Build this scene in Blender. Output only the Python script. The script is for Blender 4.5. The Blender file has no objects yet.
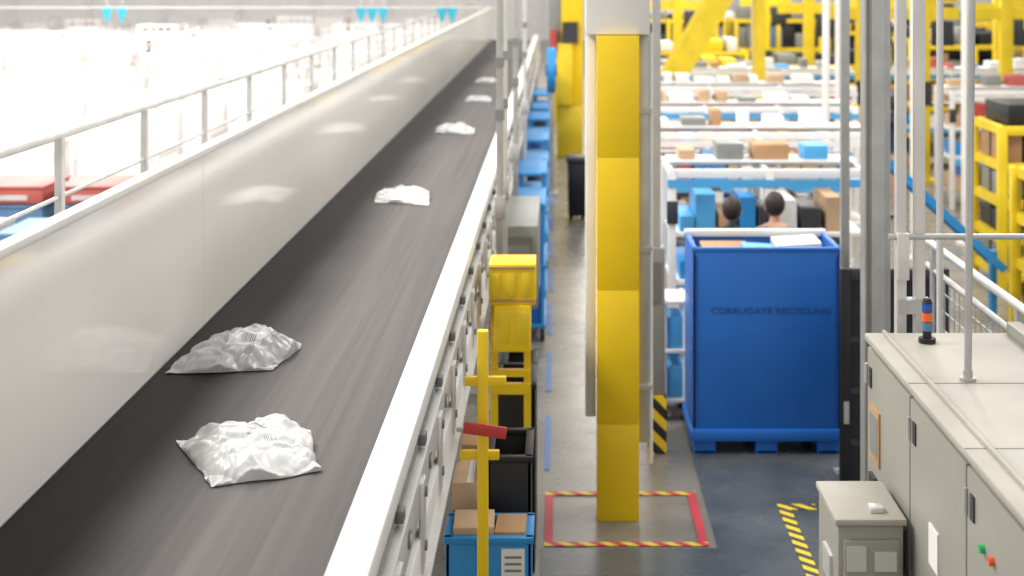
import bpy, bmesh, math, random
from mathutils import Vector, Matrix, noise
random.seed(4)
S = bpy.context.scene
S.view_settings.view_transform = 'Standard'
S.view_settings.look = 'None'
S.view_settings.exposure = 0.12

# ---------------------------------------------------------------- materials
def newmat(name):
    m = bpy.data.materials.new(name); m.use_nodes = True
    nt = m.node_tree
    return m, nt, nt.nodes, nt.links, nt.nodes['Principled BSDF']

def mat(name, col, rough=0.5, metal=0.0, var=0.06, scale=3.0, bump=0.0, coat=0.0, stretch=(1,1,1)):
    m, nt, N, L, b = newmat(name)
    tc = N.new('ShaderNodeTexCoord'); mp = N.new('ShaderNodeMapping')
    mp.inputs['Scale'].default_value = stretch
    L.new(tc.outputs['Object'], mp.inputs['Vector'])
    n = N.new('ShaderNodeTexNoise'); n.inputs['Scale'].default_value = scale
    n.inputs['Detail'].default_value = 5
    L.new(mp.outputs[0], n.inputs['Vector'])
    r = N.new('ShaderNodeValToRGB')
    r.color_ramp.elements[0].position = 0.3; r.color_ramp.elements[1].position = 0.7
    r.color_ramp.elements[0].color = (*[max(0, c*(1-var)) for c in col], 1)
    r.color_ramp.elements[1].color = (*[min(1, c*(1+var)) for c in col], 1)
    L.new(n.outputs['Fac'], r.inputs['Fac']); L.new(r.outputs[0], b.inputs['Base Color'])
    b.inputs['Roughness'].default_value = rough
    b.inputs['Metallic'].default_value = metal
    b.inputs['Coat Weight'].default_value = coat
    b.inputs['Coat Roughness'].default_value = 0.08
    if bump:
        bp = N.new('ShaderNodeBump'); bp.inputs['Strength'].default_value = bump
        bp.inputs['Distance'].default_value = 0.012
        v = N.new('ShaderNodeTexVoronoi'); v.inputs['Scale'].default_value = 20; v.feature = 'F1'
        n3 = N.new('ShaderNodeTexNoise'); n3.inputs['Scale'].default_value = 6
        ad = N.new('ShaderNodeVectorMath'); ad.operation = 'MULTIPLY_ADD'
        L.new(tc.outputs['Object'], n3.inputs['Vector'])
        L.new(n3.outputs['Color'], ad.inputs[0]); ad.inputs[1].default_value = (.16, .16, .16)
        L.new(tc.outputs['Object'], ad.inputs[2]); L.new(ad.outputs[0], v.inputs['Vector'])
        L.new(v.outputs['Distance'], bp.inputs['Height']); L.new(bp.outputs[0], b.inputs['Normal'])
    return m

def stripes(name, ca, cb, direction, period):
    m, nt, N, L, b = newmat(name)
    g = N.new('ShaderNodeNewGeometry')
    d = N.new('ShaderNodeVectorMath'); d.operation = 'DOT_PRODUCT'
    d.inputs[1].default_value = direction
    L.new(g.outputs['Position'], d.inputs[0])
    q = N.new('ShaderNodeMath'); q.operation = 'DIVIDE'; q.inputs[1].default_value = period
    L.new(d.outputs['Value'], q.inputs[0])
    f = N.new('ShaderNodeMath'); f.operation = 'FRACT'; L.new(q.outputs[0], f.inputs[0])
    t = N.new('ShaderNodeMath'); t.operation = 'GREATER_THAN'; t.inputs[1].default_value = 0.5
    L.new(f.outputs[0], t.inputs[0])
    x = N.new('ShaderNodeMix'); x.data_type = 'RGBA'
    x.inputs['A'].default_value = (*ca, 1); x.inputs['B'].default_value = (*cb, 1)
    L.new(t.outputs[0], x.inputs['Factor']); L.new(x.outputs['Result'], b.inputs['Base Color'])
    b.inputs['Roughness'].default_value = 0.5
    return m

WHITE = mat('white_paint', (.80, .785, .76), .4)
WHITEB = mat('white_bright', (.84, .83, .81), .6, var=.04)
HALLW = mat('hall_white', (.82, .79, .77), .7, var=.10, scale=.8)
HALLG = mat('hall_grey', (.60, .57, .56), .6, var=.1)
STEEL = mat('galvanised_steel', (.48, .48, .47), .38, .5, var=.12, scale=6)
ALU = mat('aluminium_profile', (.66, .65, .63), .32, .35, var=.08, scale=4)
ALUD = mat('aluminium_dark_slot', (.20, .20, .19), .45, .4)
GREYPOST = mat('grey_post', (.25, .26, .25), .5, .2)
YEL = mat('safety_yellow', (.90, .61, .006), .45, var=.04)
YEL2 = mat('yellow_frame', (.80, .58, .015), .5, var=.10)
BLK = mat('black_plastic', (.010, .010, .012), .5, var=.3)
DARK = mat('dark_grey', (.035, .035, .04), .5, var=.3)
BLUE = mat('blue_plastic', (.010, .13, .52), .45, var=.10, scale=2)
BLUED = mat('blue_plastic_dark', (.010, .085, .36), .45, var=.1)
BLUEL = mat('light_blue', (.08, .38, .72), .5, var=.1)
BLUEM = mat('blue_metal', (.02, .26, .62), .45, var=.1)
BLUEG = mat('faded_blue', (.10, .20, .34), .6, var=.1)
INK = mat('dark_blue_ink', (.008, .06, .25), .6)
RED = mat('red_plastic', (.55, .05, .04), .5, var=.1)
REDG = mat('faded_red', (.48, .11, .09), .6, var=.1)
CARD = mat('cardboard', (.44, .26, .13), .8, var=.15)
CARD2 = mat('cardboard_light', (.56, .38, .23), .8, var=.12)
CAB = mat('cabinet_paint', (.30, .295, .255), .42, var=.06, scale=2)
CABT = mat('cabinet_top', (.40, .375, .325), .5, var=.10, scale=3)
SEAM = mat('seam_shadow_gap', (.10, .10, .09), .7)
LABEL = mat('paper_label', (.80, .80, .78), .6, var=.03)
POLY = mat('poly_mailer_white', (.60, .60, .595), .30, var=.05, scale=9, bump=.4)
POLY2 = mat('poly_mailer_grey', (.42, .425, .43), .26, var=.14, scale=9, bump=.5)
POLYL = mat('mailer_label', (.66, .66, .65), .4, var=.04, bump=.25)
PRINT = mat('label_print', (.20, .20, .21), .6)
ORANGE = mat('orange_lamp', (.85, .13, .03), .3)
GREEN = mat('green_lamp', (.05, .5, .15), .3)
TEAL = mat('teal_fabric', (.03, .38, .52), .7)
REDF = mat('red_fabric', (.6, .1, .08), .7)
NAVY = mat('navy_cloth', (.03, .045, .10), .85, var=.15)
GREYC = mat('grey_cloth', (.22, .22, .23), .85, var=.15)
ORVEST = mat('orange_cloth', (.75, .16, .04), .8, var=.1)
SKIN = mat('skin', (.48, .27, .18), .55, var=.06)
HAIR = mat('dark_hair', (.025, .016, .012), .6, var=.3)
HAZ = stripes('hazard_black_yellow', (.9, .62, .02), (.015, .015, .015), (1, 0, 1), .16)
HAZF = stripes('floor_tape_black_yellow', (.75, .56, .03), (.05, .05, .05), (1, 1, 0), .13)
HAZR = stripes('floor_tape_red_yellow', (.72, .58, .06), (.55, .03, .05), (1, 1, 0), .13)
REDT = mat('red_floor_tape', (.50, .035, .05), .5)
BLUET = mat('blue_floor_tape', (.10, .2, .46), .5)

# belt
m, nt, N, L, b = newmat('conveyor_belt_rubber'); BELT = m
g = N.new('ShaderNodeNewGeometry'); sx = N.new('ShaderNodeSeparateXYZ'); L.new(g.outputs['Position'], sx.inputs[0])
mp = N.new('ShaderNodeMapping'); mp.inputs['Scale'].default_value = (22, .35, 1); L.new(g.outputs['Position'], mp.inputs['Vector'])
n1 = N.new('ShaderNodeTexNoise'); n1.inputs['Scale'].default_value = 1; n1.inputs['Detail'].default_value = 6; n1.inputs['Roughness'].default_value = .55; L.new(mp.outputs[0], n1.inputs['Vector'])
n2 = N.new('ShaderNodeTexNoise'); n2.inputs['Scale'].default_value = 160; n2.inputs['Detail'].default_value = 3; L.new(g.outputs['Position'], n2.inputs['Vector'])
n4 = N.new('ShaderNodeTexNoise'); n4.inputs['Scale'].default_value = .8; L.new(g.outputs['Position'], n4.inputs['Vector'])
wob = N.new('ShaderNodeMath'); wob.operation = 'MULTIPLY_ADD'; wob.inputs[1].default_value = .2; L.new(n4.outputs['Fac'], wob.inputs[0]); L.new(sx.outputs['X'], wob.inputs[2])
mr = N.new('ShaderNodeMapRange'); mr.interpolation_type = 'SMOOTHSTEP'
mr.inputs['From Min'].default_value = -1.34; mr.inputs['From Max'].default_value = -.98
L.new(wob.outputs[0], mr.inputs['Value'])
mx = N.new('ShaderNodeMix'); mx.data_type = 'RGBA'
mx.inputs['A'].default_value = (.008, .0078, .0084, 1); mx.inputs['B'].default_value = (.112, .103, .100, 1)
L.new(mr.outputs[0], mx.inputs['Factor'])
a = N.new('ShaderNodeMath'); a.operation = 'MULTIPLY_ADD'; a.inputs[1].default_value = .9; a.inputs[2].default_value = .55
L.new(n1.outputs['Fac'], a.inputs[0])
vm = N.new('ShaderNodeVectorMath'); vm.operation = 'SCALE'; L.new(mx.outputs['Result'], vm.inputs[0]); L.new(a.outputs[0], vm.inputs['Scale'])
L.new(vm.outputs[0], b.inputs['Base Color'])
b.inputs['Roughness'].default_value = .6
b.inputs['Specular IOR Level'].default_value = .16
bp = N.new('ShaderNodeBump'); bp.inputs['Strength'].default_value = .2; bp.inputs['Distance'].default_value = .003
L.new(n2.outputs['Fac'], bp.inputs['Height']); L.new(bp.outputs[0], b.inputs['Normal'])

# side panel
m, nt, N, L, b = newmat('glossy_guard_panel'); PANEL = m
tc = N.new('ShaderNodeTexCoord')
mp = N.new('ShaderNodeMapping'); mp.inputs['Scale'].default_value = (1, .5, 2); L.new(tc.outputs['Object'], mp.inputs['Vector'])
n = N.new('ShaderNodeTexNoise'); n.inputs['Scale'].default_value = 1.2; n.inputs['Detail'].default_value = 3; L.new(mp.outputs[0], n.inputs['Vector'])
r = N.new('ShaderNodeValToRGB'); r.color_ramp.elements[0].color = (.76, .725, .68, 1); r.color_ramp.elements[1].color = (.88, .855, .82, 1)
L.new(n.outputs['Fac'], r.inputs['Fac']); L.new(r.outputs[0], b.inputs['Base Color'])
b.inputs['Roughness'].default_value = .09; b.inputs['IOR'].default_value = 1.35

def floormat(name, c0, c1, sc, rough):
    m, nt, N, L, b = newmat(name)
    g = N.new('ShaderNodeNewGeometry')
    n = N.new('ShaderNodeTexNoise'); n.inputs['Scale'].default_value = sc; n.inputs['Detail'].default_value = 9; n.inputs['Roughness'].default_value = .62
    L.new(g.outputs['Position'], n.inputs['Vector'])
    r = N.new('ShaderNodeValToRGB'); r.color_ramp.elements[0].position = .32; r.color_ramp.elements[1].position = .68
    r.color_ramp.elements[0].color = (*c0, 1); r.color_ramp.elements[1].color = (*c1, 1)
    L.new(n.outputs['Fac'], r.inputs['Fac']); L.new(r.outputs[0], b.inputs['Base Color'])
    n2 = N.new('ShaderNodeTexNoise'); n2.inputs['Scale'].default_value = sc*2.5; n2.inputs['Detail'].default_value = 5; L.new(g.outputs['Position'], n2.inputs['Vector'])
    mr = N.new('ShaderNodeMapRange'); mr.inputs['To Min'].default_value = rough*.7; mr.inputs['To Max'].default_value = rough*1.5
    L.new(n2.outputs['Fac'], mr.inputs['Value']); L.new(mr.outputs[0], b.inputs['Roughness'])
    return m
FLOOR = floormat('sealed_concrete', (.175, .158, .13), (.27, .25, .215), 1.3, .25)
FLOORL = floormat('bright_hall_floor', (.70, .67, .65), (.80, .78, .76), .6, .35)
EPOXY = floormat('dark_epoxy_floor', (.058, .068, .074), (.12, .128, .132), 1.7, .24)

# ---------------------------------------------------------------- builder
class B:
    def __init__(s, name, origin=(0, 0, 0)):
        s.name = name; s.o = Vector(origin); s.bm = bmesh.new(); s.mats = []
    def mi(s, m):
        if m not in s.mats: s.mats.append(m)
        return s.mats.index(m)
    def box(s, x0, x1, y0, y1, z0, z1, m, bev=0.0, rot=None, top=None):
        t = bmesh.new()
        vs = [t.verts.new((x, y, z)) for z in (z0, z1) for y in (y0, y1) for x in (x0, x1)]
        if top:
            cx, cy = (x0+x1)/2, (y0+y1)/2
            for v in vs[4:]:
                v.co.x = cx+(v.co.x-cx)*top; v.co.y = cy+(v.co.y-cy)*top
        for f in ((0, 2, 3, 1), (4, 5, 7, 6), (0, 1, 5, 4), (2, 6, 7, 3), (0, 4, 6, 2), (1, 3, 7, 5)):
            t.faces.new([vs[i] for i in f])
        if bev: bmesh.ops.bevel(t, geom=t.edges[:], offset=bev, segments=2, profile=.5, affect='EDGES')
        if rot:
            ang, ax = rot; c = Vector(((x0+x1)/2, (y0+y1)/2, (z0+z1)/2))
            bmesh.ops.rotate(t, verts=t.verts[:], cent=c, matrix=Matrix.Rotation(ang, 3, ax))
        s.merge(t, m)
    def merge(s, t, m, smooth=False):
        i = s.mi(m)
        for f in t.faces: f.material_index = i; f.smooth = smooth
        me = bpy.data.meshes.new('tmp'); t.to_mesh(me); t.free()
        s.bm.from_mesh(me); bpy.data.meshes.remove(me)
    def cyl(s, p0, p1, r, m, seg=14, r2=None):
        p0 = Vector(p0); p1 = Vector(p1); d = p1-p0
        t = bmesh.new()
        bmesh.ops.create_cone(t, cap_ends=True, segments=seg, radius1=r, radius2=r if r2 is None else r2, depth=d.length)
        q = Vector((0, 0, 1)).rotation_difference(d.normalized()).to_matrix()
        bmesh.ops.rotate(t, verts=t.verts[:], matrix=q)
        bmesh.ops.translate(t, verts=t.verts[:], vec=(p0+p1)/2)
        s.merge(t, m, True)
    def ball(s, c, r, m, sc=(1, 1, 1), fn=None):
        t = bmesh.new(); bmesh.ops.create_uvsphere(t, u_segments=24, v_segments=18, radius=r)
        for v in t.verts:
            if fn: v.co = fn(v.co/r)*r
            v.co = Vector((v.co.x*sc[0], v.co.y*sc[1], v.co.z*sc[2]))+Vector(c)
        s.merge(t, m, True)
    def poly(s, pts, m):
        i = s.mi(m); f = s.bm.faces.new([s.bm.verts.new(p) for p in pts]); f.material_index = i
    def done(s):
        bmesh.ops.translate(s.bm, verts=s.bm.verts[:], vec=-s.o)
        me = bpy.data.meshes.new(s.name); s.bm.to_mesh(me); s.bm.free()
        for m in s.mats: me.materials.append(m)
        ob = bpy.data.objects.new(s.name, me); ob.location = s.o
        S.collection.objects.link(ob)
        try: me.set_sharp_from_angle(angle=math.radians(40))
        except Exception: pass
        return ob
def inst(ob, loc, rz=0, sc=(1, 1, 1)):
    c = ob.copy(); c.location = loc; c.rotation_euler[2] = rz; c.scale = sc
    S.collection.objects.link(c); return c

# ---------------------------------------------------------------- shell
x = B('floor'); x.box(-34, 34, -4, 80, -.2, 0, FLOOR)
x.box(-34, -3.0, -4, 80, 0, .004, FLOORL); x.done()
x = B('wall_back', (0, 80, 0)); x.box(-34, 34, 80, 80.3, 0, 9, WHITEB)
for i in range(17): x.box(-33+i*4, -32.8+i*4, 79.85, 80, 0, 9, WHITE)
x.done()
x = B('wall_left', (-34, 38, 0)); x.box(-34.3, -34, -4, 80, 0, 9, WHITEB); x.done()
x = B('wall_right', (34, 38, 0)); x.box(34, 34.3, -4, 80, 0, 9, WHITEB); x.done()
x = B('floor_coating'); x.box(.98, 7, 2, 12.6, 0, .004, EPOXY); x.box(-.1, .98, 2, 9.15, 0, .004, EPOXY); x.done()

# ---------------------------------------------------------------- conveyor
x = B('belt_conveyor', (-1.1, 3, 0))
Y0, Y1 = .8, 38
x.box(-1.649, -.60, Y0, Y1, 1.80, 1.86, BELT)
x.box(-1.66, -.56, Y0, Y1, 1.55, 1.795, ALUD)
x.box(-.592, -.478, Y0, Y1, 1.90, 1.98, WHITE, .008)
x.box(-.592, -.50, Y0, Y1, 1.70, 1.90, ALU)
x.box(-.50, -.485, Y0, Y1, 1.84, 1.90, ALUD)
x.box(-.50, -.455, Y0, Y1, 1.70, 1.835, ALU, .005)
x.box(-.50, -.475, Y0, Y1, 1.64, 1.70, ALUD)
x.box(-.56, -.45, Y0, Y1, 1.50, 1.64, WHITE, .006)
x.box(-.45, -.42, Y0, Y1, 1.49, 1.505, ALU)
y = 1.2; k = 0
while y < 36:
    x.box(-.456, -.440, y, y+.10, 1.52, 1.82, ALU, .004)
    x.cyl((-.44, y+.05, 1.78), (-.432, y+.05, 1.78), .018, ALUD, 12)
    x.cyl((-.44, y+.05, 1.60), (-.432, y+.05, 1.60), .018, ALUD, 12)
    x.cyl((-.455, y+.4, 1.77), (-.448, y+.4, 1.77), .03, ALUD, 16)
    x.cyl((-.455, y+.4, 1.77), (-.446, y+.4, 1.77), .016, ALU, 12)
    x.box(-.485, -.46, y+.30, y+.36, 1.85, 1.89, ALUD, .004)
    y += .75; k += 1
x.box(-1.72, -1.66, Y0, Y1, 1.5, 1.90, ALU, .005)
for i in range(13):
    yy = 1.5+i*3
    for xx in (-1.69, -.52):
        x.box(xx-.04, xx+.04, yy-.04, yy+.04, .02, 1.52, STEEL)
        x.box(xx-.09, xx+.09, yy-.09, yy+.09, 0, .02, STEEL)
    x.box(-1.69, -.52, yy-.03, yy+.03, .5, .56, STEEL)
    x.box(-1.69, -.52, yy-.03, yy+.03, 1.44, 1.5, STEEL)
yy = Y0; seg = 3.1
while yy < Y1:
    e = min(yy+seg, Y1)
    x.box(-1.662, -1.650, yy+.002, e-.002, 1.865, 2.665, PANEL)
    x.box(-1.69, -1.663, e-.03, e+.03, 1.7, 2.66, ALU)
    yy = e
x.box(-1.70, -1.64, Y0, Y1, 2.658, 2.69, WHITE, .008)
x.done()

x = B('guard_railing', (-2.42, 6, 0))
yy = 2.8
while yy < 46:
    x.box(-2.438, -2.402, yy-.025, yy+.025, 1.45, 2.72, STEEL)
    yy += 1.5
x.cyl((-2.42, 1.5, 2.72), (-2.42, 46, 2.72), .020, STEEL)
x.cyl((-2.42, 1.5, 2.42), (-2.42, 46, 2.42), .010, STEEL)
x.box(-2.6, -2.40, 1.5, 46, 1.40, 1.46, STEEL)
for i in range(10): x.box(-2.47, -2.37, 2+i*4.6, 2.1+i*4.6, 0, 1.4, STEEL)
x.done()

for i, (px, py) in enumerate([(-.375, 9.85), (-.375, 10.7), (-.355, 12.85), (-.37, 17.25)]):
    x = B('support_post', (px, py, 0))
    r_ = .022
    x.box(px-r_, px+r_, py-.03, py+.03, .0, 6, STEEL if i % 2 == 0 else ALU, .004)
    x.box(px-.04, px+.04, py-.04, py+.04, .0, .02, STEEL)
    x.box(px-.034, px+.034, py-.04, py+.04, 1.9, 2.05, STEEL, .004)
    x.box(px-.03, px+.03, py-.04, py-.03, 2.55, 2.62, GREYPOST)
    x.box(px-.03, px+.03, py-.04, py-.03, 2.9, 2.96, GREYPOST)
    x.done()
x = B('drive_motor_cover', (-.3, 12, 0))
x.box(-.415, -.14, 11.0, 12.5, 1.05, 1.66, GREYPOST, .01)
x.box(-.38, -.18, 10.985, 11.0, 1.12, 1.58, ALUD)
x.box(-.36, -.20, 10.975, 10.985, 1.4, 1.52, GREYPOST)
x.cyl((-.3, 11.5, .02), (-.3, 11.5, 1.05), .03, STEEL)
x.cyl((-.3, 11.5, 0), (-.3, 11.5, .02), .08, STEEL)
x.done()

# ---------------------------------------------------------------- packages
def mailer(name, corners, H, seed, m, label=True, crumple=1.0, nu=150, nv=130, nw=64):
    rr = random.Random(seed*17)
    c = [Vector((a, b_, 0)) for a, b_ in corners]
    cen = (c[0]+c[1]+c[2]+c[3])/4
    c = [q-cen for q in c]
    sd = Vector((seed*7.3, seed*3.1, seed*1.7))
    Lx = max((c[1]-c[0]).length, .2); Ly = max((c[3]-c[0]).length, .2)
    wr = []
    for k in range(nw):
        if rr.random() < .6:
            u, v = rr.uniform(-1, 1), rr.uniform(-1, 1)
            if rr.random() < .5: u = math.copysign(rr.uniform(.55, 1), u)
            else: v = math.copysign(rr.uniform(.55, 1), v)
            ang = math.atan2(-v, -u)+rr.uniform(-.6, .6); ln = rr.uniform(.03, .09); am = rr.uniform(.006, .013)
        else:
            u, v = rr.uniform(-.7, .7), rr.uniform(-.7, .7); ang = rr.uniform(0, math.pi); ln = rr.uniform(.04, .13); am = rr.uniform(.004, .009)
        wr.append((u*Lx/2, v*Ly/2, math.cos(ang), math.sin(ang), ln, rr.uniform(.009, .020), rr.choice((1, -1))*am*crumple))
    pl = []
    for k in range(9):
        an = k/9*2*math.pi+rr.uniform(-.25, .25)
        pl.append((math.cos(an), math.sin(an), rr.uniform(1.0, 1.15), rr.uniform(1.8, 3.4)))
    tx, ty = rr.uniform(-.2, .2), rr.uniform(-.2, .2)
    def P(u, v, top=True, off=0):
        iu = u*(1-.04*math.cos(v*2.5+seed)); iv = v*(1-.04*math.cos(u*3+seed*2))
        su, sv = (iu+1)/2, (iv+1)/2
        p = c[0]*(1-su)*(1-sv)+c[1]*su*(1-sv)+c[2]*su*sv+c[3]*(1-su)*sv
        wv = noise.noise_vector(p*11+sd)*.010+noise.noise_vector(p*32+sd)*.002
        p = p+Vector((wv.x, wv.y, 0))
        e = max((1-abs(u)**4)*(1-abs(v)**4), 0)
        if not top: return Vector((p.x, p.y, .0005+.003*(1-e)))
        hgt = 1.0
        for (a_, b_, cc, sl) in pl: hgt = min(hgt, (cc-(a_*u+b_*v))*sl)
        hgt = max(hgt, 0)
        hgt = hgt**.7*(1+tx*u+ty*v)
        q = Vector((u*Lx/2, v*Ly/2, 0))
        z = H*(.80*hgt+.20*e**.5)+H*.22*noise.noise(q*8+sd)*min(1, hgt*2)
        d = noise.voronoi(q*9+sd)[0]
        z += crumple*.022*(d[1]-d[0])*min(1, .2+hgt)
        for (wx, wy, cx_, sy_, ln, wd, am) in wr:
            dx, dy = q.x-wx, q.y-wy
            al = dx*cx_+dy*sy_; ac = -dx*sy_+dy*cx_+.012*math.sin(al*40)
            if abs(al) < ln*1.6 and abs(ac) < wd*1.6:
                z += am*max(0, 1-abs(ac)/wd/1.6)*max(0, 1-(al/ln/1.6)**2)
        z += (1-e)**3*.016*max(0, .3+noise.noise(q*15+sd*3)+.25*noise.noise(q*40))*crumple
        return Vector((p.x, p.y, max(z, .004)+off))
    bm = bmesh.new()
    T = [[bm.verts.new(P(-1+2*i/nu, -1+2*j/nv)) for j in range(nv+1)] for i in range(nu+1)]
    Bt = [[bm.verts.new(P(-1+2*i/nu, -1+2*j/nv, False)) for j in range(nv+1)] for i in range(nu+1)]
    for i in range(nu):
        for j in range(nv):
            f = bm.faces.new((T[i][j], T[i+1][j], T[i+1][j+1], T[i][j+1])); f.smooth = True
            bm.faces.new((Bt[i][j], Bt[i][j+1], Bt[i+1][j+1], Bt[i+1][j]))
    for i in range(nu):
        bm.faces.new((T[i+1][0], T[i][0], Bt[i][0], Bt[i+1][0])); bm.faces.new((T[i][nv], T[i+1][nv], Bt[i+1][nv], Bt[i][nv]))
    for j in range(nv):
        bm.faces.new((T[0][j], T[0][j+1], Bt[0][j+1], Bt[0][j])); bm.faces.new((T[nu][j+1], T[nu][j], Bt[nu][j], Bt[nu][j+1]))
    mats = [m]
    if label:
        mats += [POLYL, PRINT]
        def patch(u0, u1, v0, v1, mi, off, n=18):
            G = [[bm.verts.new(P(u0+(u1-u0)*i/n, v0+(v1-v0)*j/n, True, off)) for j in range(n+1)] for i in range(n+1)]
            for i in range(n):
                for j in range(n):
                    f = bm.faces.new((G[i][j], G[i+1][j], G[i+1][j+1], G[i][j+1])); f.smooth = True; f.material_index = mi
        patch(-.15, .55, -.35, .50, 1, .001, 80)
        for k in range(4): patch(-.08, .22+.08*(k % 3), .42-k*.1, .435-k*.1, 2, .0014, 34)
        for k in range(6): patch(.14+k*.04, .150+k*.04+.006*(k % 2), -.24, -.10, 2, .0014, 14)
    bmesh.ops.recalc_face_normals(bm, faces=[f for f in bm.faces if f.material_index == 0])
    me = bpy.data.meshes.new(name); bm.to_mesh(me); bm.free()
    for q in mats: me.materials.append(q)
    o = bpy.data.objects.new(name, me); o.location = (cen.x, cen.y, 1.861)
    S.collection.objects.link(o)
    return o
mailer('poly_mailer_package', [(-1.105, 4.78), (-.78, 4.95), (-.90, 5.40), (-1.33, 5.27)], .068, 1, POLY)
mailer('poly_mailer_package', [(-1.62, 6.16), (-1.17, 6.20), (-1.13, 6.64), (-1.52, 6.80)], .075, 2, POLY2, crumple=1.1)
mailer('poly_mailer_package', [(-1.32, 10.80), (-.90, 10.65), (-1.0, 11.4), (-1.32, 11.4)], .045, 3, POLY, False)
mailer('poly_mailer_package', [(-1.26, 15.5), (-.86, 15.4), (-.88, 16.0), (-1.24, 16.1)], .06, 4, POLY2, False)
mailer('poly_mailer_package', [(-1.2, 19.4), (-.86, 19.3), (-.85, 19.8), (-1.15, 19.9)], .05, 5, POLY2, False)
mailer('poly_mailer_package', [(-1.25, 22.8), (-.95, 22.7), (-.95, 23.3), (-1.2, 23.2)], .05, 9, POLY2, False)

# ---------------------------------------------------------------- column
x = B('building_column', (.39, 9.8, 0))
for z0, z1 in ((.0, .62), (.6203, 1.48), (1.4803, 2.33), (2.3303, 3.11)):
    x.box(.255, .527, 9.61, 9.70, z0, z1, YEL, .003)
x.box(.262, .52, 9.68, 9.92, 0, 3.11, YEL, .006)
x.box(.30, .48, 9.72, 9.90, 0, 6.5, WHITE)
x.box(.185, .60, 9.66, 9.96, 3.115, 6.5, WHITE, .01)
x.box(.185, .252, 9.74, 9.86, .63, 3.12, WHITE, .008)
x.box(.535, .60, 9.78, 9.88, .45, 3.12, STEEL, .006)
x.cyl((.615, 9.84, .3), (.615, 9.84, 3.12), .014, WHITE)
for z in (.8, 1.7, 2.6): x.box(.52, .62, 9.76, 9.88, z, z+.03, STEEL)
x.done()
x = B('hazard_floor_tape', (.44, 9.7, 0))
x.box(-.08, .93, 9.18, 9.24, .004, .008, HAZR)
x.box(-.08, .93, 10.08, 10.14, .004, .008, HAZR)
x.box(-.08, -.025, 9.24, 10.08, .004, .008, REDT)
x.box(.875, .93, 9.24, 10.08, .004, .008, REDT)
x.done()
x = B('hazard_floor_tape', (1.5, 8, 0))
x.box(1.45, 1.53, 4, 9.9, .005, .009, HAZF); x.box(1.53, 1.7, 9.8, 9.9, .005, .009, HAZF); x.done()
x = B('blue_floor_tape', (-.06, 14, 0))
for i in range(9): x.box(-.09, -.05, 10.6+i*2, 11.9+i*2, .002, .006, BLUET)
x.done()
x = B('control_post', (.72, 11, 0))
x.box(.665, .80, 10.96, 11.06, 0, .42, HAZ)
x.box(.62, .79, 10.98, 11.14, .42, 1.50, GREYPOST, .01)
x.box(.65, .76, 10.97, 10.98, 1.1, 1.4, ALUD)
x.box(.70, .76, 11.0, 11.06, 1.5, 5, STEEL)
x.done()

# ---------------------------------------------------------------- blue pallet bin
x = B('pallet_bin', (1.52, 11.3, 0))
bx0, bx1, by0, by1, bt = .99, 2.07, 10.94, 11.62, 1.50
for fx in (bx0, (bx0+bx1)/2-.09, bx1-.18):
    for fy in (by0+.01, (by0+by1)/2-.09, by1-.19):
        x.box(fx+.01, fx+.17, fy, fy+.18, .0, .12, BLUE, .01)
    x.box(fx+.01, fx+.17, by0+.01, by1-.01, 0, .03, BLUE, .005)
x.box(bx0-.02, bx1+.02, by0-.02, by1+.02, .10, .19, BLUE, .015)
t = .03
x.box(bx0, bx1, by0, by0+t, .18, bt, BLUE, .01)
x.box(bx0, bx1, by1-t, by1, .18, bt+.02, BLUE, .01)
x.box(bx0, bx0+t, by0, by1, .18, bt, BLUE, .01)
x.box(bx1-t, bx1, by0, by1, .18, bt, BLUE, .01)
x.box(bx0+.03, bx1-.03, by0+.03, by1-.03, .18, .23, BLUED)
x.box(bx0-.006, bx1+.006, by0-.006, by0+.034, bt-.02, bt+.012, BLUE, .008)
x.box(bx0-.006, bx1+.006, by1-.05, by1+.012, bt-.02, bt+.035, LABEL, .008)
x.box(bx0-.006, bx0+.034, by0, by1, bt-.02, bt+.012, BLUE, .008)
x.box(bx1-.034, bx1+.006, by0, by1, bt-.02, bt+.012, BLUE, .008)
x.box(bx0+.02, bx0+.035, by0-.004, by0, .22, bt-.05, BLUED)
x.box(bx1-.035, bx1-.02, by0-.004, by0, .22, bt-.05, BLUED)
x.box(bx0+.05, bx1-.05, by0+.06, by1-.06, 1.28, 1.34, DARK)
x.box(bx0+.1, bx0+.45, by0+.14, by1-.15, 1.36, 1.45, CARD, rot=(.10, 'X'))
x.box(bx0+.40, bx0+.72, by0+.12, by1-.2, 1.35, 1.46, BLUEL, rot=(.06, 'Y'))
x.box(bx0+.65, bx1-.1, by0+.2, by1-.1, 1.38, 1.50, WHITE, rot=(-.06, 'Y'))
bin_o = x.done()
cu = bpy.data.curves.new('lettering', 'FONT'); cu.body = 'CORRUGATE RECYCLING'; cu.size = .066; cu.extrude = .001
cu.align_x = 'CENTER'
to = bpy.data.objects.new('lettering', cu); cu.materials.append(INK)
S.collection.objects.link(to); to.parent = bin_o
to.location = (.04, 10.937-11.3, 1.03); to.rotation_euler = (math.pi/2, 0, 0); to.scale = (1.15, 1, 1)

# ---------------------------------------------------------------- black gate
x = B('safety_gate', (2.1, 10.2, 0))
x.box(1.93, 2.0, 10.2, 10.27, 0, 1.50, BLK, .006)
x.box(2.0, 2.6, 10.22, 10.25, .05, 1.48, BLK)
x.box(2.0, 2.6, 10.2, 10.27, 1.42, 1.5, DARK, .006); x.box(2.6, 2.67, 10.2, 10.27, 0, 1.5, BLK, .006)
for i in range(3): x.box(2.0, 2.6, 10.205, 10.22, .3+i*.35, .34+i*.35, DARK)
x.box(1.95, 1.985, 10.19, 10.2, .45, .6, STEEL)
x.done()

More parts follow.
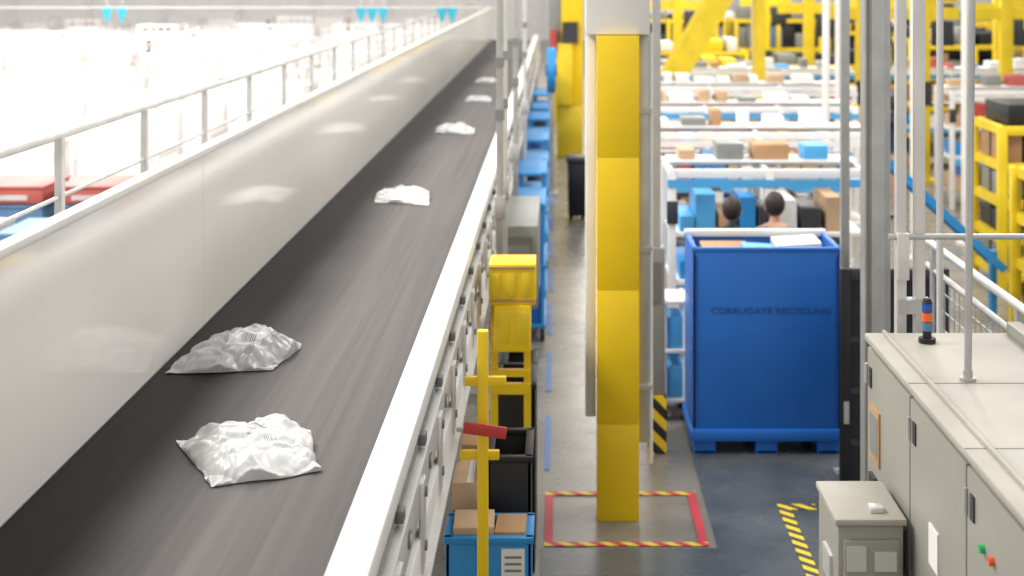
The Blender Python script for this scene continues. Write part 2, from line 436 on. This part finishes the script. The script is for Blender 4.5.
# ---------------------------------------------------------------- control cabinets
x = B('electrical_cabinet_row', (1.6, 5, 0))
cx0, cx1, cy0, cy1, ct = 1.30, 1.98, 1.8, 6.28, 2.0
x.box(cx0+.015, cx1, cy0, cy1, .1, ct-.03, CAB, .006)
x.box(cx0+.04, cx1-.03, cy0+.03, cy1-.03, 0, .1, DARK)
x.box(cx0-.012, cx1+.01, cy0-.01, cy1+.012, ct-.03, ct, CABT, .008)
dy = .76; yy = cy1-.01; k = 0
while yy-dy > cy0-.1:
    x.box(cx0-.004, cx0+.016, yy-dy+.012, yy-.006, .14, ct-.05, CAB, .006)
    x.box(cx0-.022, cx0-.002, yy-dy+.05, yy-dy+.07, 1.30, 1.44, DARK, .005)
    if k == 0:
        x.box(cx0-.012, cx0-.003, yy-.26, yy-.08, 1.52, 1.74, CARD); x.box(cx0-.014, cx0-.01, yy-.24, yy-.10, 1.55, 1.71, GREYPOST)
        x.box(cx0-.02, cx0-.003, yy-.2, yy-.1, 1.38, 1.46, DARK)
    if k == 1: x.box(cx0-.01, cx0-.003, yy-.42, yy-.30, 1.46, 1.60, LABEL)
    if k == 2:
        x.box(cx0-.01, cx0-.003, yy-.36, yy-.20, 1.46, 1.60, YEL); x.box(cx0-.011, cx0-.009, yy-.33, yy-.23, 1.49, 1.57, DARK)
        for j in range(2): x.cyl((cx0-.004, yy-.2-j*.1, 1.76), (cx0-.02, yy-.2-j*.1, 1.76), .014, [GREEN, ORANGE][j], 12)
    x.box(cx0-.010, cx0-.003, yy-.10, yy-.06, 1.80, 1.88, DARK)
    for z in (.4, 1.0, 1.8): x.cyl((cx0-.008, yy-.01, z), (cx0-.008, yy-.01, z+.08), .009, STEEL, 8)
    x.box(cx0-.01, cx1+.005, yy-dy-.002, yy-dy+.004, ct, ct+.002, CAB)
    yy -= dy; k += 1
x.box(cx0+.06, cx0+.075, cy0, cy1, ct, ct+.015, CABT, .003)
x.box(cx1-.10, cx1-.04, cy0, cy1, ct, ct+.05, CAB, .006)
x.done()
x = B('junction_cabinet', (1.14, 5.6, 0))
x.box(1.02, 1.26, 5.45, 5.85, .06, 1.50, CAB, .01)
x.box(1.04, 1.25, 5.47, 5.83, 0, .06, DARK)
x.box(1.01, 1.27, 5.44, 5.86, 1.5, 1.525, CABT, .006)
x.box(1.04, 1.245, 5.435, 5.45, .2, 1.45, CAB, .006)
x.box(1.05, 1.12, 5.428, 5.435, 1.34, 1.43, ALU)
x.box(1.15, 1.23, 5.428, 5.435, 1.34, 1.41, ALU)
x.box(1.07, 1.20, 5.428, 5.435, 1.14, 1.26, LABEL)
for i in range(4): x.box(1.08, 1.19, 5.425, 5.429, 1.155+i*.026, 1.165+i*.026, PRINT)
x.box(1.008, 1.02, 5.55, 5.7, 1.25, 1.35, ALU)
x.box(1.15, 1.20, 5.5, 5.56, 1.525, 1.545, ALU, .004)
x.done()
x = B('signal_tower_light', (1.51, 6.1, 2.0)); sxp = 1.51
x.cyl((sxp, 6.12, 2.001), (sxp, 6.12, 2.02), .035, BLK); x.cyl((sxp, 6.12, 2.02), (sxp, 6.12, 2.05), .018, BLK)
x.cyl((sxp, 6.12, 2.05), (sxp, 6.12, 2.085), .021, BLUEG); x.cyl((sxp, 6.12, 2.088), (sxp, 6.12, 2.123), .021, ORANGE)
x.cyl((sxp, 6.12, 2.126), (sxp, 6.12, 2.16), .021, BLUED); x.cyl((sxp, 6.12, 2.16), (sxp, 6.12, 2.18), .022, BLK, r2=.015)
x.done()
x = B('cable_pole', (1.52, 5.55, 2.0)); x.cyl((1.52, 5.55, 2.001), (1.55, 5.55, 5), .014, STEEL); x.cyl((1.52, 5.55, 2.001), (1.52, 5.55, 2.012), .030, STEEL)
x.cyl((1.52, 5.55, 2.012), (1.52, 5.55, 2.04), .018, STEEL); x.done()
x = B('conduit_frame', (1.5, 6.5, 0))
for px in (1.475, 1.555): x.box(px-.022, px+.022, 6.42, 6.47, .02, 5.5, ALU, .004); x.box(px-.038, px+.038, 6.39, 6.50, 0, .02, STEEL)
x.cyl((1.42, 6.42, 2.38), (3.2, 6.42, 2.38), .013, STEEL)
x.box(1.46, 1.60, 6.41, 6.48, 2.05, 2.11, STEEL); x.box(1.45, 1.50, 6.38, 6.42, 2.2, 2.4, ALU, .004)
x.done()
x = B('machine_column', (1.72, 8, 0))
x.box(1.64, 1.78, 8.0, 8.12, .02, 6, STEEL, .008); x.box(1.675, 1.745, 7.985, 8.0, .1, 6, STEEL)
x.box(1.65, 1.665, 7.99, 8.0, .1, 6, ALUD)
x.box(1.58, 1.84, 7.94, 8.18, 0, .02, STEEL)
x.done()
x = B('machine_column', (2.02, 10.5, 0))
x.box(1.99, 2.05, 10.5, 10.56, .02, 6, STEEL, .005); x.box(1.95, 2.09, 10.46, 10.60, 0, .02, STEEL); x.done()
x = B('cable_pole', (2.15, 7.4, 0)); x.cyl((1.94, 7.6, 0), (1.94, 7.6, 5.5), .018, ALU); x.done()
x = B('mesh_guard_railing', (2.12, 5, 0))
x.cyl((2.12, 2, 1.98), (2.12, 8.6, 1.98), .022, ALU); x.cyl((2.12, 2, 1.84), (2.12, 8.6, 1.84), .018, STEEL)
for i in range(5): x.box(2.10, 2.14, 2.2+i*1.55, 2.25+i*1.55, 0, 1.98, STEEL)
for i in range(64): x.box(2.117, 2.123, 2.1+i*.1, 2.106+i*.1, .3, 1.84, STEEL)
for i in range(15): x.box(2.117, 2.123, 2, 8.5, .35+i*.1, .356+i*.1, STEEL)
x.done()

# ---------------------------------------------------------------- between conveyor and column
x = B('chute_post', (-.33, 6.5, 0))
x.box(-.345, -.298, 6.48, 6.53, .02, 1.96, YEL, .005); x.box(-.38, -.25, 6.44, 6.57, 0, .02, YEL)
x.box(-.40, -.22, 6.49, 6.52, 1.72, 1.76, YEL, .004); x.box(-.42, -.25, 6.49, 6.52, 1.40, 1.44, YEL, .004)
x.done()
x = B('yellow_chute_guard', (-.25, 8.5, 0))
x.box(-.385, -.12, 8.45, 8.75, 1.64, 1.87, YEL, .006)
x.box(-.355, -.15, 8.43, 8.72, 1.38, 1.64, YEL, .006, )
for i in range(3): x.box(-.37+i*.085, -.32+i*.085, 8.441, 8.45, 1.69, 1.82, YEL2, .003)
for i in range(2): x.box(-.335+i*.1, -.27+i*.1, 8.424, 8.43, 1.43, 1.6, YEL2, .003)
for z in (1.66, 1.845): x.box(-.38, -.125, 8.44, 8.45, z, z+.012, CARD)
x.box(-.38, -.34, 8.6, 8.64, .0, 1.64, YEL); x.box(-.19, -.15, 8.6, 8.64, 0, 1.4, YEL)
x.box(-.38, -.15, 8.58, 8.62, 1.10, 1.16, YEL); x.box(-.38, -.15, 8.58, 8.62, 1.2, 1.24, YEL)
x.done()
def tote(name, x0, x1, y0, y1, z0, z1, m, fill=None, rim=None):
    x = B(name, ((x0+x1)/2, (y0+y1)/2, z0)); t = .018
    x.box(x0, x1, y0, y0+t, z0, z1, m, .004); x.box(x0, x1, y1-t, y1, z0, z1, m, .004)
    x.box(x0, x0+t, y0, y1, z0, z1, m, .004); x.box(x1-t, x1, y0, y1, z0, z1, m, .004)
    x.box(x0, x1, y0, y1, z0, z0+.03, m)
    for (a, b, c, d) in ((x0-.01, x1+.01, y0-.01, y0+.03), (x0-.01, x1+.01, y1-.03, y1+.01), (x0-.01, x0+.03, y0, y1), (x1-.03, x1+.01, y0, y1)):
        x.box(a, b, c, d, z1-.02, z1+.01, rim or m, .004)
    if fill:
        for (u0, u1, v0, v1, zz, mm, r) in fill:
            x.box(x0+u0*(x1-x0), x0+u1*(x1-x0), y0+v0*(y1-y0), y0+v1*(y1-y0), z0+.03, zz, mm, .004, rot=(r, 'Z'))
    return x
x = tote('blue_tote', -.50, -.115, 6.75, 7.05, .02, .96, BLUEM, [(.07, .55, .12, .9, 1.00, CARD2, .03), (.57, .93, .12, .9, .98, CARD, -.03)], BLUEM)
x.box(-.25, -.145, 6.735, 6.75, .74, .92, LABEL)
for i in range(5): x.box(-.235, -.16, 6.732, 6.736, .76+i*.03, .77+i*.03, PRINT)
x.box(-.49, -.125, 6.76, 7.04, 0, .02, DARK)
x.done()
tote('black_tote', -.335, -.125, 7.2, 7.65, .0, 1.18, BLK, [(.08, .9, .55, .95, .98, DARK, 0), (.1, .8, .1, .5, 1.0, CARD, 0)]).done()
tote('black_tote', -.36, -.13, 8.78, 9.25, .0, 1.10, BLK, [(.08, .9, .1, .9, .95, CARD, 0)]).done()
tote('black_tote', -.34, -.13, 9.3, 9.75, .0, 1.06, BLK, [(.08, .9, .1, .9, .6, CARD, 0)]).done()
x = B('cardboard_box_shelf', (-.45, 7.5, 0))
x.box(-.50, -.36, 7.15, 7.55, .95, 1.08, CARD2, .004); x.box(-.50, -.36, 7.12, 7.5, .80, .94, CARD, .004); x.box(-.49, -.37, 7.6, 7.95, .80, 1.12, CARD, .004)
x.box(-.43, -.40, 7.15, 7.55, 1.08, 1.082, LABEL)
x.box(-.51, -.35, 7.10, 8.0, .74, .80, STEEL)
for a in (-.50, -.37):
    for b_ in (7.12, 7.93): x.box(a, a+.02, b_, b_+.05, 0, .74, STEEL)
x.done()
x = B('red_label_holder', (-.33, 6.3, 1.3))
x.box(-.40, -.215, 6.40, 6.415, 1.53, 1.58, RED, .004, rot=(.14, 'Y'))
x.box(-.43, -.35, 6.415, 6.44, 1.545, 1.56, STEEL)
x.done()

def cart(name, cx, cy, w, d, h, m, fillm):
    x = B(name, (cx, cy, 0))
    for sx in (-1, 1):
        for sy in (-1, 1):
            x.cyl((cx+sx*(w/2-.03), cy+sy*(d/2-.03), 0.12), (cx+sx*(w/2-.03), cy+sy*(d/2-.03), h), .02, m, 10)
            x.cyl((cx+sx*(w/2-.03)-.02, cy+sy*(d/2-.07), .06), (cx+sx*(w/2-.03)+.02, cy+sy*(d/2-.07), .06), .06, BLK, 14)
    for z in (.14, .14+(h-.14)*.48, h-.04):
        x.box(cx-w/2, cx+w/2, cy-d/2, cy+d/2, z, z+.03, m, .004)
    for z in (.17, .17+(h-.14)*.48):
        x.box(cx-w/2+.04, cx+w/2-.04, cy-d/2+.04, cy+d/2-.04, z, z+(h-.14)*.30, fillm, .01)
    return x.done()
for i, y in enumerate((14.9, 16.4, 18.1, 19.6, 21.0, 22.4, 25.2, 26.8, 28.4)):
    cart('blue_cart', -.27, y, .32, 1.2, 1.32+.1*(i % 2), BLUEM, [BLUE, BLUEL, DARK, BLUEG][i % 4])
cart('blue_cart', .93, 12.55, .26, .5, .62, BLUEM, DARK)
cart('parts_trolley', .93, 12.0, .22, .45, .95, WHITE, BLUEL)
x = B('hose_reel', (-.1, 24, 0))
x.cyl((-.16, 24, 1.98), (-.02, 24, 1.98), .36, BLUEM, 28); x.cyl((-.18, 24, 1.98), (0, 24, 1.98), .1, DARK, 20)
x.box(-.13, -.05, 23.95, 24.05, 0, 1.98, STEEL); x.box(-.2, .02, 23.8, 24.2, 0, .03, STEEL)
x.done()
x = B('guarded_column', (.26, 29, 0))
x.box(.0, .50, 28.8, 29.3, 0, 1.0, YEL2, .02); x.box(.08, .50, 28.8, 29.3, 1.0, 5, YEL, .03); x.box(.0, .3, 28.7, 28.8, 1.0, 2.2, YEL2, .02)
x.box(-.16, .08, 28.85, 29.0, 1.9, 3.4, GREYPOST, .02)
x.box(-.12, -.02, 28.65, 28.85, 2.1, 2.45, RED); x.box(.1, .4, 28.68, 28.8, 2.2, 2.6, DARK); x.done()
x = B('guarded_column', (.1, 36, 0)); x.box(-.1, .25, 35.8, 36.2, 0, 6, YEL, .02); x.done()
x = B('black_waste_bin', (.3, 21.6, 0))
x.box(.16, .42, 21.4, 21.8, .05, .82, BLK, .03, top=1.08); x.box(.13, .45, 21.36, 21.84, .82, .9, DARK, .02)
for q in (.2, .38): x.cyl((q-.03, 21.7, .06), (q+.03, 21.7, .06), .06, DARK)
x.done()

# ---------------------------------------------------------------- packing stations
def station(name, x0, x1, y0, seed):
    rr = random.Random(seed)
    x = B(name, (x0, y0, 0)); d = .9; y1 = y0+d
    n = max(2, round((x1-x0)/1.1))
    for i in range(n+1):
        px = x0+(x1-x0)*i/n
        for py in (y0, y1): x.box(px-.035, px+.035, py-.035, py+.035, 0, 1.78, WHITE, .006)
        x.box(px-.02, px+.02, y0, y1, 1.70, 1.76, WHITE)
        x.box(px-.05, px+.05, y0-.06, y0-.03, 1.3, 1.5, rr.choice([DARK, YEL, LABEL]), .004)
    for z, m, th in ((.75, WHITE, .05), (1.18, WHITE, .04), (1.70, WHITEB, .08)):
        x.box(x0, x1, y0-.02, y0+.02, z, z+th, m, .005); x.box(x0, x1, y1-.02, y1+.02, z, z+th, m, .005)
    x.box(x0, x1, y0, y1, .74, .77, WHITEB); x.box(x0, x1, y0+.1, y1, 1.17, 1.2, WHITEB)
    x.box(x0-.04, x1+.04, y0-.045, y0-.02, 1.62, 1.69, BLUEL if seed % 2 == 0 else WHITEB)
    x.box(x0, x1, y0-.03, y0, .66, .74, BLUEL)
    x.box(x0, x1, y0, y1, .2, .23, STEEL)
    px = x0+.08
    while px < x1-.26:
        w = rr.uniform(.08, .22); h = rr.uniform(.10, .34)
        m = rr.choice([CARD, WHITE, BLUEM, CARD2, BLUEM, STEEL, RED, CARD2, DARK, WHITE, BLUEL, CARD])
        x.box(px, px+w, y0+.12, y1-.1, 1.2, 1.2+h, m, .006)
        m = rr.choice([CARD, DARK, WHITE, BLUEM, CARD2, WHITE, BLUEM])
        x.box(px, px+w*.9, y0+.1, y1-.1, .77, .77+rr.uniform(.1, .35), m, .006)
        m = rr.choice([CARD, BLUE, DARK, BLUEG, CARD2, DARK])
        x.box(px, px+w*.9, y0+.1, y1-.1, .23, .23+rr.uniform(.2, .4), m, .006)
        px += w+rr.uniform(.01, .05)
    x.box(x0, x1, y0+.45, y1, 1.78, 1.80, WHITEB)
    px = x0+.1
    while px < x1-.4:
        w = rr.uniform(.10, .34)
        x.box(px, px+w, y0+.5, y0+.85, 1.80, 1.80+rr.uniform(.05, .18), rr.choice([WHITEB, WHITE, CARD2, REDG, STEEL, WHITEB, BLUEL, GREYPOST, CARD]), .01)
        px += w+rr.uniform(.03, .22)
    return x.done()
station('packing_station', 1.02, 2.75, 13.3, 2)
station('packing_station', .98, 3.45, 16.4, 5)
station('packing_station', 1.0, 3.9, 19.6, 8)
station('packing_station', 1.3, 4.6, 23.2, 11)
station('packing_station', 1.6, 5.4, 27.0, 14)
station('packing_station', 5.9, 8.5, 22.4, 21)
station('packing_station', 5.9, 9.5, 27.0, 24)

x = B('inclined_yellow_beam', (3, 25.5, 0))
p0 = Vector((1.95, 25.2, 1.75)); p1 = Vector((3.45, 25.2, 4.3))
d = (p1-p0).normalized(); nrm = Vector((-d.z, 0, d.x))*.20
for oy in (0, .5):
    pts = [p0-nrm, p0+nrm, p1+nrm, p1-nrm]
    f = [Vector((q.x, q.y+oy, q.z)) for q in pts]; bk = [Vector((q.x, q.y+oy+.12, q.z)) for q in pts]
    x.poly(f, YEL2); x.poly(bk[::-1], YEL2)
    for i in range(4): x.poly([f[i], bk[i], bk[(i+1) % 4], f[(i+1) % 4]], YEL2)
x.box(1.85, 2.05, 25.2, 25.8, 0, 1.8, YEL2); x.box(3.35, 3.5, 25.2, 25.8, 0, 4.2, YEL2)
x.done()

def rack(name, cx, cy, w, d, h, seed, levels=4):
    rr = random.Random(seed); x = B(name, (cx, cy, 0)); x0, x1, y0, y1 = cx-w/2, cx+w/2, cy-d/2, cy+d/2
    for px in (x0, cx, x1):
        for py in (y0, y1): x.box(px-.05, px+.05, py-.05, py+.05, 0, h, YEL2, .008)
    for l in range(levels+1):
        z = .15+(h-.25)*l/levels
        x.box(x0, x1, y0-.03, y0+.03, z, z+.10, YEL2, .006); x.box(x0, x1, y1-.03, y1+.03, z, z+.10, YEL2, .006)
        x.box(x0, x0+.06, y0, y1, z, z+.1, YEL2); x.box(x1-.06, x1, y0, y1, z, z+.1, YEL2)
        if l < levels:
            px = x0+.06; hh = (h-.25)/levels
            while px < x1-.2:
                ww = rr.uniform(.14, .34)
                x.box(px, px+ww, y0+.06, y1-.06, z+.1, z+.1+hh*rr.uniform(.45, .85), rr.choice([DARK, GREYPOST, BLK, DARK, CARD, DARK, BLUEG, GREYPOST, BLK]), .006)
                px += ww+.02
        x.box(x0+.05, x1-.05, y0+.55*d, y0+.6*d, z+.1, min(z+.1+(h-.25)/levels, h), DARK)
    px = x0+.1
    while px < x1-.3:
        ww = rr.uniform(.2, .5); x.box(px, px+ww, y0+.1, y1-.1, h+.0, h+rr.uniform(.1, .35), rr.choice([DARK, GREYPOST, WHITE, YEL2, BLK]), .01); px += ww+.1
    return x.done()
rack('yellow_storage_rack', 5.45, 16.9, 1.2, 1.1, 1.85, 1)
rack('yellow_storage_rack', 5.0, 14.4, .9, 1.0, 1.6, 7, 3)
sd = 30
for y in (30.6, 34, 38, 43, 49):
    xx = 2.0 if y < 36 else 1.6
    while xx < y*.36:
        w = random.uniform(2.0, 2.6)
        if not (y < 31 and xx > 3.6 and xx < 5.5): rack('yellow_storage_rack', xx+w/2, y, w, 1.2, random.choice((1.5, 1.8, 2.1, 2.4)), sd, 3)
        sd += 1
        xx += w+random.uniform(.3, .7)
for (px, py) in ((2.6, 32.4), (4.9, 29.2), (6.6, 32.4), (8.6, 29.2), (10.2, 40.5), (7.0, 20.5), (5.2, 25.6), (5.0, 36), (8.2, 36), (11.5, 36), (6.2, 25.4), (7.6, 25.4)):
    x = B('yellow_pillar', (px, py, 0)); x.box(px-.10, px+.10, py-.09, py+.09, 0, 5.5, YEL2, .01); x.box(px-.2, px+.2, py-.2, py+.2, 0, .04, YEL2)
    x.box(px-.6, px+.6, py-.05, py+.05, 2.75, 2.95, YEL2); x.box(px-.12, px+.12, py-.12, py-.09, 1.3, 1.7, DARK)
    x.box(px+.15, px+.5, py-.1, py+.1, 2.3, 2.72, DARK, .02); x.done()
for (px, py) in ((3.3, 18.4), (4.05, 21.6), (4.4, 18.5), (5.3, 19.5), (3.8, 29.0)):
    x = B('white_pole', (px, py, 0)); x.cyl((px, py, 0), (px, py, 5.5), .045, WHITE); x.cyl((px, py, 0), (px, py, .03), .12, WHITE); x.done()
x = B('blue_inclined_conveyor', (4, 15, 0))
for oy in (0, .5):
    x.box(3.1, 4.7, 15+oy, 15.06+oy, 1.05, 1.13, BLUEM, rot=(.75, 'Y'))
x.box(3.1, 4.7, 15.06, 15.5, 1.1, 1.13, DARK, rot=(.75, 'Y'))
x.box(3.3, 3.36, 15.2, 15.3, 0, 1.6, BLUEM); x.box(4.4, 4.46, 15.2, 15.3, 0, .7, BLUEM)
x.done()

# ---------------------------------------------------------------- left hall
def cage(name, cx, cy, w, d, h, m=HALLW):
    x = B(name, (cx, cy, 0)); x0, x1, y0, y1 = cx-w/2, cx+w/2, cy-d/2, cy+d/2
    x.box(x0, x1, y0, y1, .12, .2, HALLG)
    x.box(x0+.03, x1-.03, y0+.03, y1-.03, .2, h-.25, m, .02)
    for px in (x0, x1):
        for py in (y0, y1): x.box(px-.03, px+.03, py-.03, py+.03, .0, h, HALLG)
    for z in (.5, 1.0, h-.05):
        x.box(x0, x1, y0-.02, y0, z, z+.05, HALLG); x.box(x1, x1+.02, y0, y1, z, z+.05, HALLG)
    for i in range(5):
        px = x0+w*(i+.5)/5; x.box(px-.012, px+.012, y0-.03, y0-.01, .2, h, HALLW)
    return x.done()
base = cage('white_cage_cart', -6, 21, 1.15, 1.3, 1.8)
for r_, y in enumerate((21, 24.2, 27.5, 31, 35, 40, 46, 53, 61)):
    xx = -4.6 if y > 21 else -6.0
    while xx > -y*.40-1:
        if not (y == 21 and xx == -6.0) and not (abs(y-40) < 1 and abs(xx+11) < 1.4):
            inst(base, (xx+random.uniform(-.1, .1), y+random.uniform(-.2, .2), 0), 0, (1, 1, random.uniform(.8, 1.15)))
        xx -= 1.5
def totestack(name, cx, cy, cols):
    x = B(name, (cx, cy, 0))
    x.box(cx-.6, cx+.6, cy-.45, cy+.45, 0, .12, STEEL)
    z = .12
    for m in cols:
        hh = .15 if m is REDG else .24
        for i in range(2):
            a = cx-.58+i*.59
            x.box(a, a+.57, cy-.42, cy+.42, z, z+hh, m, .015); x.box(a-.01, a+.58, cy-.43, cy+.43, z+hh, z+hh+.03, m, .006)
            x.box(a+.15, a+.42, cy-.435, cy-.42, z+.04, z+.09, HALLG)
        z += hh+.04
    return x.done()
for i in range(5):
    totestack('tote_stack', -4.35-i*1.3, 13.6, [BLUEG, HALLG, BLUEG, HALLG] if i % 2 else [HALLG, BLUEG, HALLG, BLUEG])
    totestack('tote_stack', -4.35-i*1.3, 15.2, [HALLG, BLUEG, HALLG, BLUEG, REDG] if i % 3 != 2 else [HALLG, BLUEG, HALLG, BLUEG, HALLG])
x = B('hanging_pennants', (-7, 30, 3))
for cx2 in (-3.92, -3.70, -3.48, -2.30, -2.1, -9.0, -8.7):
    x.poly([(cx2-.12, 30, 2.84), (cx2+.12, 30, 2.84), (cx2, 30, 2.52)], TEAL)
    x.cyl((cx2, 30, 2.84), (cx2, 30, 7), .006, WHITE, 6)
x.cyl((-12, 30, 2.85), (-1, 30, 2.85), .012, WHITE, 6)
x.done()

# ---------------------------------------------------------------- workers
def worker(name, loc, rz, shirt, h=1.72, lean=.15, reach=.35, vest=None, turn=0):
    k = h/1.72
    J = {}; E = []; R = {}
    def j(n, p, r, par=None):
        J[n] = Vector(p)*k; R[n] = (r if isinstance(r, tuple) else (r, r))
        if par: E.append((par, n))
    fy = lean
    j('pel', (0, 0, .93), (.155, .115)); j('wa', (0, fy*.25, 1.08), (.135, .10), 'pel'); j('ch', (0, fy*.7, 1.28), (.165, .115), 'wa')
    j('ub', (0, fy*.95, 1.40), (.12, .09), 'ch'); j('nk', (0, fy*1.1, 1.475), .052, 'ub'); j('hd', (0, fy*1.25, 1.54), .05, 'nk')
    for s, t in ((-1, 'l'), (1, 'r')):
        j('sh'+t, (s*.18, fy*.9, 1.39), .062, 'ub'); j('el'+t, (s*.235, fy*.9+.08, 1.13), .045, 'sh'+t)
        j('wr'+t, (s*.19, fy*.9+reach, 1.05), .030, 'el'+t); j('pa'+t, (s*.175, fy*.9+reach+.07, 1.04), (.036, .018), 'wr'+t)
        j('hp'+t, (s*.09, 0, .86), .098, 'pel'); j('kn'+t, (s*.105, .03, .49), .062, 'hp'+t); j('an'+t, (s*.11, -.01, .09), .042, 'kn'+t)
        j('ft'+t, (s*.125, .15, .04), (.045, .035), 'an'+t)
    names = list(J); me = bpy.data.meshes.new('sk')
    me.from_pydata([J[n] for n in names], [(names.index(a), names.index(b)) for a, b in E], [])
    ob = bpy.data.objects.new('sk', me); S.collection.objects.link(ob)
    mod = ob.modifiers.new('s', 'SKIN'); sub = ob.modifiers.new('u', 'SUBSURF'); sub.levels = 2; sub.render_levels = 2
    for i, n in enumerate(names):
        me.skin_vertices[0].data[i].radius = (R[n][0]*k, R[n][1]*k); me.skin_vertices[0].data[i].use_root = (n == 'pel')
    dg = bpy.context.evaluated_depsgraph_get()
    m2 = bpy.data.meshes.new_from_object(ob.evaluated_get(dg))
    bpy.data.objects.remove(ob)
    x = B(name); x.bm.from_mesh(m2); bpy.data.meshes.remove(m2)
    for m in (shirt, NAVY, SKIN, BLK): x.mi(m)
    for f in x.bm.faces:
        c = f.calc_center_median()/k; f.smooth = True
        if c.z < .085: f.material_index = 3
        elif c.z < .95: f.material_index = 1
        elif c.z > 1.455: f.material_index = 2
        elif abs(c.x) > .13 and c.y > fy*.9+.16 and c.z < 1.2: f.material_index = 2
        else: f.material_index = 0
    hy = fy*1.3; hz = 1.615
    def hf(p):
        q = p.copy()
        if q.z < 0: q.x *= 1+.30*q.z; q.y *= 1+.12*q.z
        if q.y > .75 and abs(q.x) < .35: q.y += .04
        return q
    x.ball((0, hy*k, hz*k), .105*k, SKIN, (.76, .94, 1.10), hf)
    x.ball((0, (hy-.018)*k, (hz+.022)*k), .108*k, HAIR, (.82, .93, 1.03), lambda p: p if p.y < .35 or p.z > .55 else Vector((p.x*.8, min(p.y, .5), p.z)))
    x.ball((0, (hy+.098)*k, (hz-.012)*k), .017*k, SKIN, (.8, 1.0, 1.4))
    for s in (-1, 1):
        x.ball((s*.080*k, (hy-.005)*k, (hz-.01)*k), .024*k, SKIN, (.4, .8, 1.25))
        x.ball((s*.030*k, (hy+.084)*k, (hz+.008)*k), .010*k, BLK, (1.2, .6, .8))
        hx, hy2, hz2 = s*.175, fy*.9+reach+.09, 1.04
        for q in range(4):
            o = (q-1.5)*.019; ln = (.062, .074, .070, .054)[q]
            a = Vector((hx+o*s*-1, hy2+.02, hz2))*k; b_ = a+Vector((0, ln*.6, -.006))*k; c_ = b_+Vector((0, ln*.4, -.022))*k
            x.cyl(a, b_, .0088*k, SKIN, 8, .008*k); x.cyl(b_, c_, .008*k, SKIN, 8, .006*k)
        a = Vector((hx-s*.028, hy2-.02, hz2-.005))*k; b_ = a+Vector((-s*.03, .035, -.01))*k
        x.cyl(a, b_, .010*k, SKIN, 8, .008*k)
    x.box(-.035*k, .035*k, (hy+.086)*k, (hy+.094)*k, (hz-.052)*k, (hz-.044)*k, REDG)
    if vest:
        i = x.mi(vest)
        for f in x.bm.faces:
            c = f.calc_center_median()/k
            if f.material_index == 0 and abs(c.x) < .2 and c.z < 1.43 and c.z > .97: f.material_index = i
    o = x.done(); o.location = loc; o.rotation_euler[2] = rz
    return o
worker('warehouse_worker', (1.84, 12.45, 0), .1, GREYC, 1.66, .12, .36)
worker('warehouse_worker', (1.42, 12.50, 0), -.3, NAVY, 1.60, .18, .34)
worker('warehouse_worker', (1.03, 14.85, 0), 1.2, REDF, 1.68, .05, .22, ORVEST)
worker('warehouse_worker', (-11.0, 40.0, 0), -1.3, NAVY, 1.75, .1, .3)
worker('warehouse_worker', (-10.9, 57.0, 0), 2.2, GREYC, 1.75, .1, .3)
worker('warehouse_worker', (2.4, 22.3, 0), 0, GREYC, 1.72, .1, .3)
worker('warehouse_worker', (4.9, 21.4, 0), .8, NAVY, 1.75, .1, .3)

# ---------------------------------------------------------------- lights
w = bpy.data.worlds.new('world'); S.world = w; w.use_nodes = True
bg = w.node_tree.nodes['Background']; bg.inputs[0].default_value = (1, .98, .95, 1); bg.inputs[1].default_value = .80
for (lx, ly, sx_, sy_, en) in ((-5.5, 7.5, 1.0, 5, 900), (-4, 16, 1.5, 8, 620), (5, 13, 2, 8, 620), (-9, 22, 2, 8, 1750), (5, 30, 2, 8, 1050), (-12, 40, 3, 10, 3000), (2, 48, 3, 10, 1300)):
    ld = bpy.data.lights.new('ceiling_light', 'AREA'); ld.shape = 'RECTANGLE'; ld.size = sx_; ld.size_y = sy_; ld.energy = en
    ld.color = (1, .97, .93)
    lo = bpy.data.objects.new('ceiling_light', ld); lo.location = (lx, ly, 8.5); S.collection.objects.link(lo)
# ---------------------------------------------------------------- camera
cd = bpy.data.cameras.new('camera'); co = bpy.data.objects.new('camera', cd); S.collection.objects.link(co)
co.location = (0, 0, 3.5); co.rotation_euler = (math.pi/2, 0, 0)
cd.sensor_width = 36; cd.lens = 1500/1024*36
cd.shift_x = -45/1024; cd.shift_y = -313/1024
cd.clip_end = 300
cd.dof.use_dof = True; cd.dof.focus_distance = 5.8; cd.dof.aperture_fstop = 2.5
S.camera = co
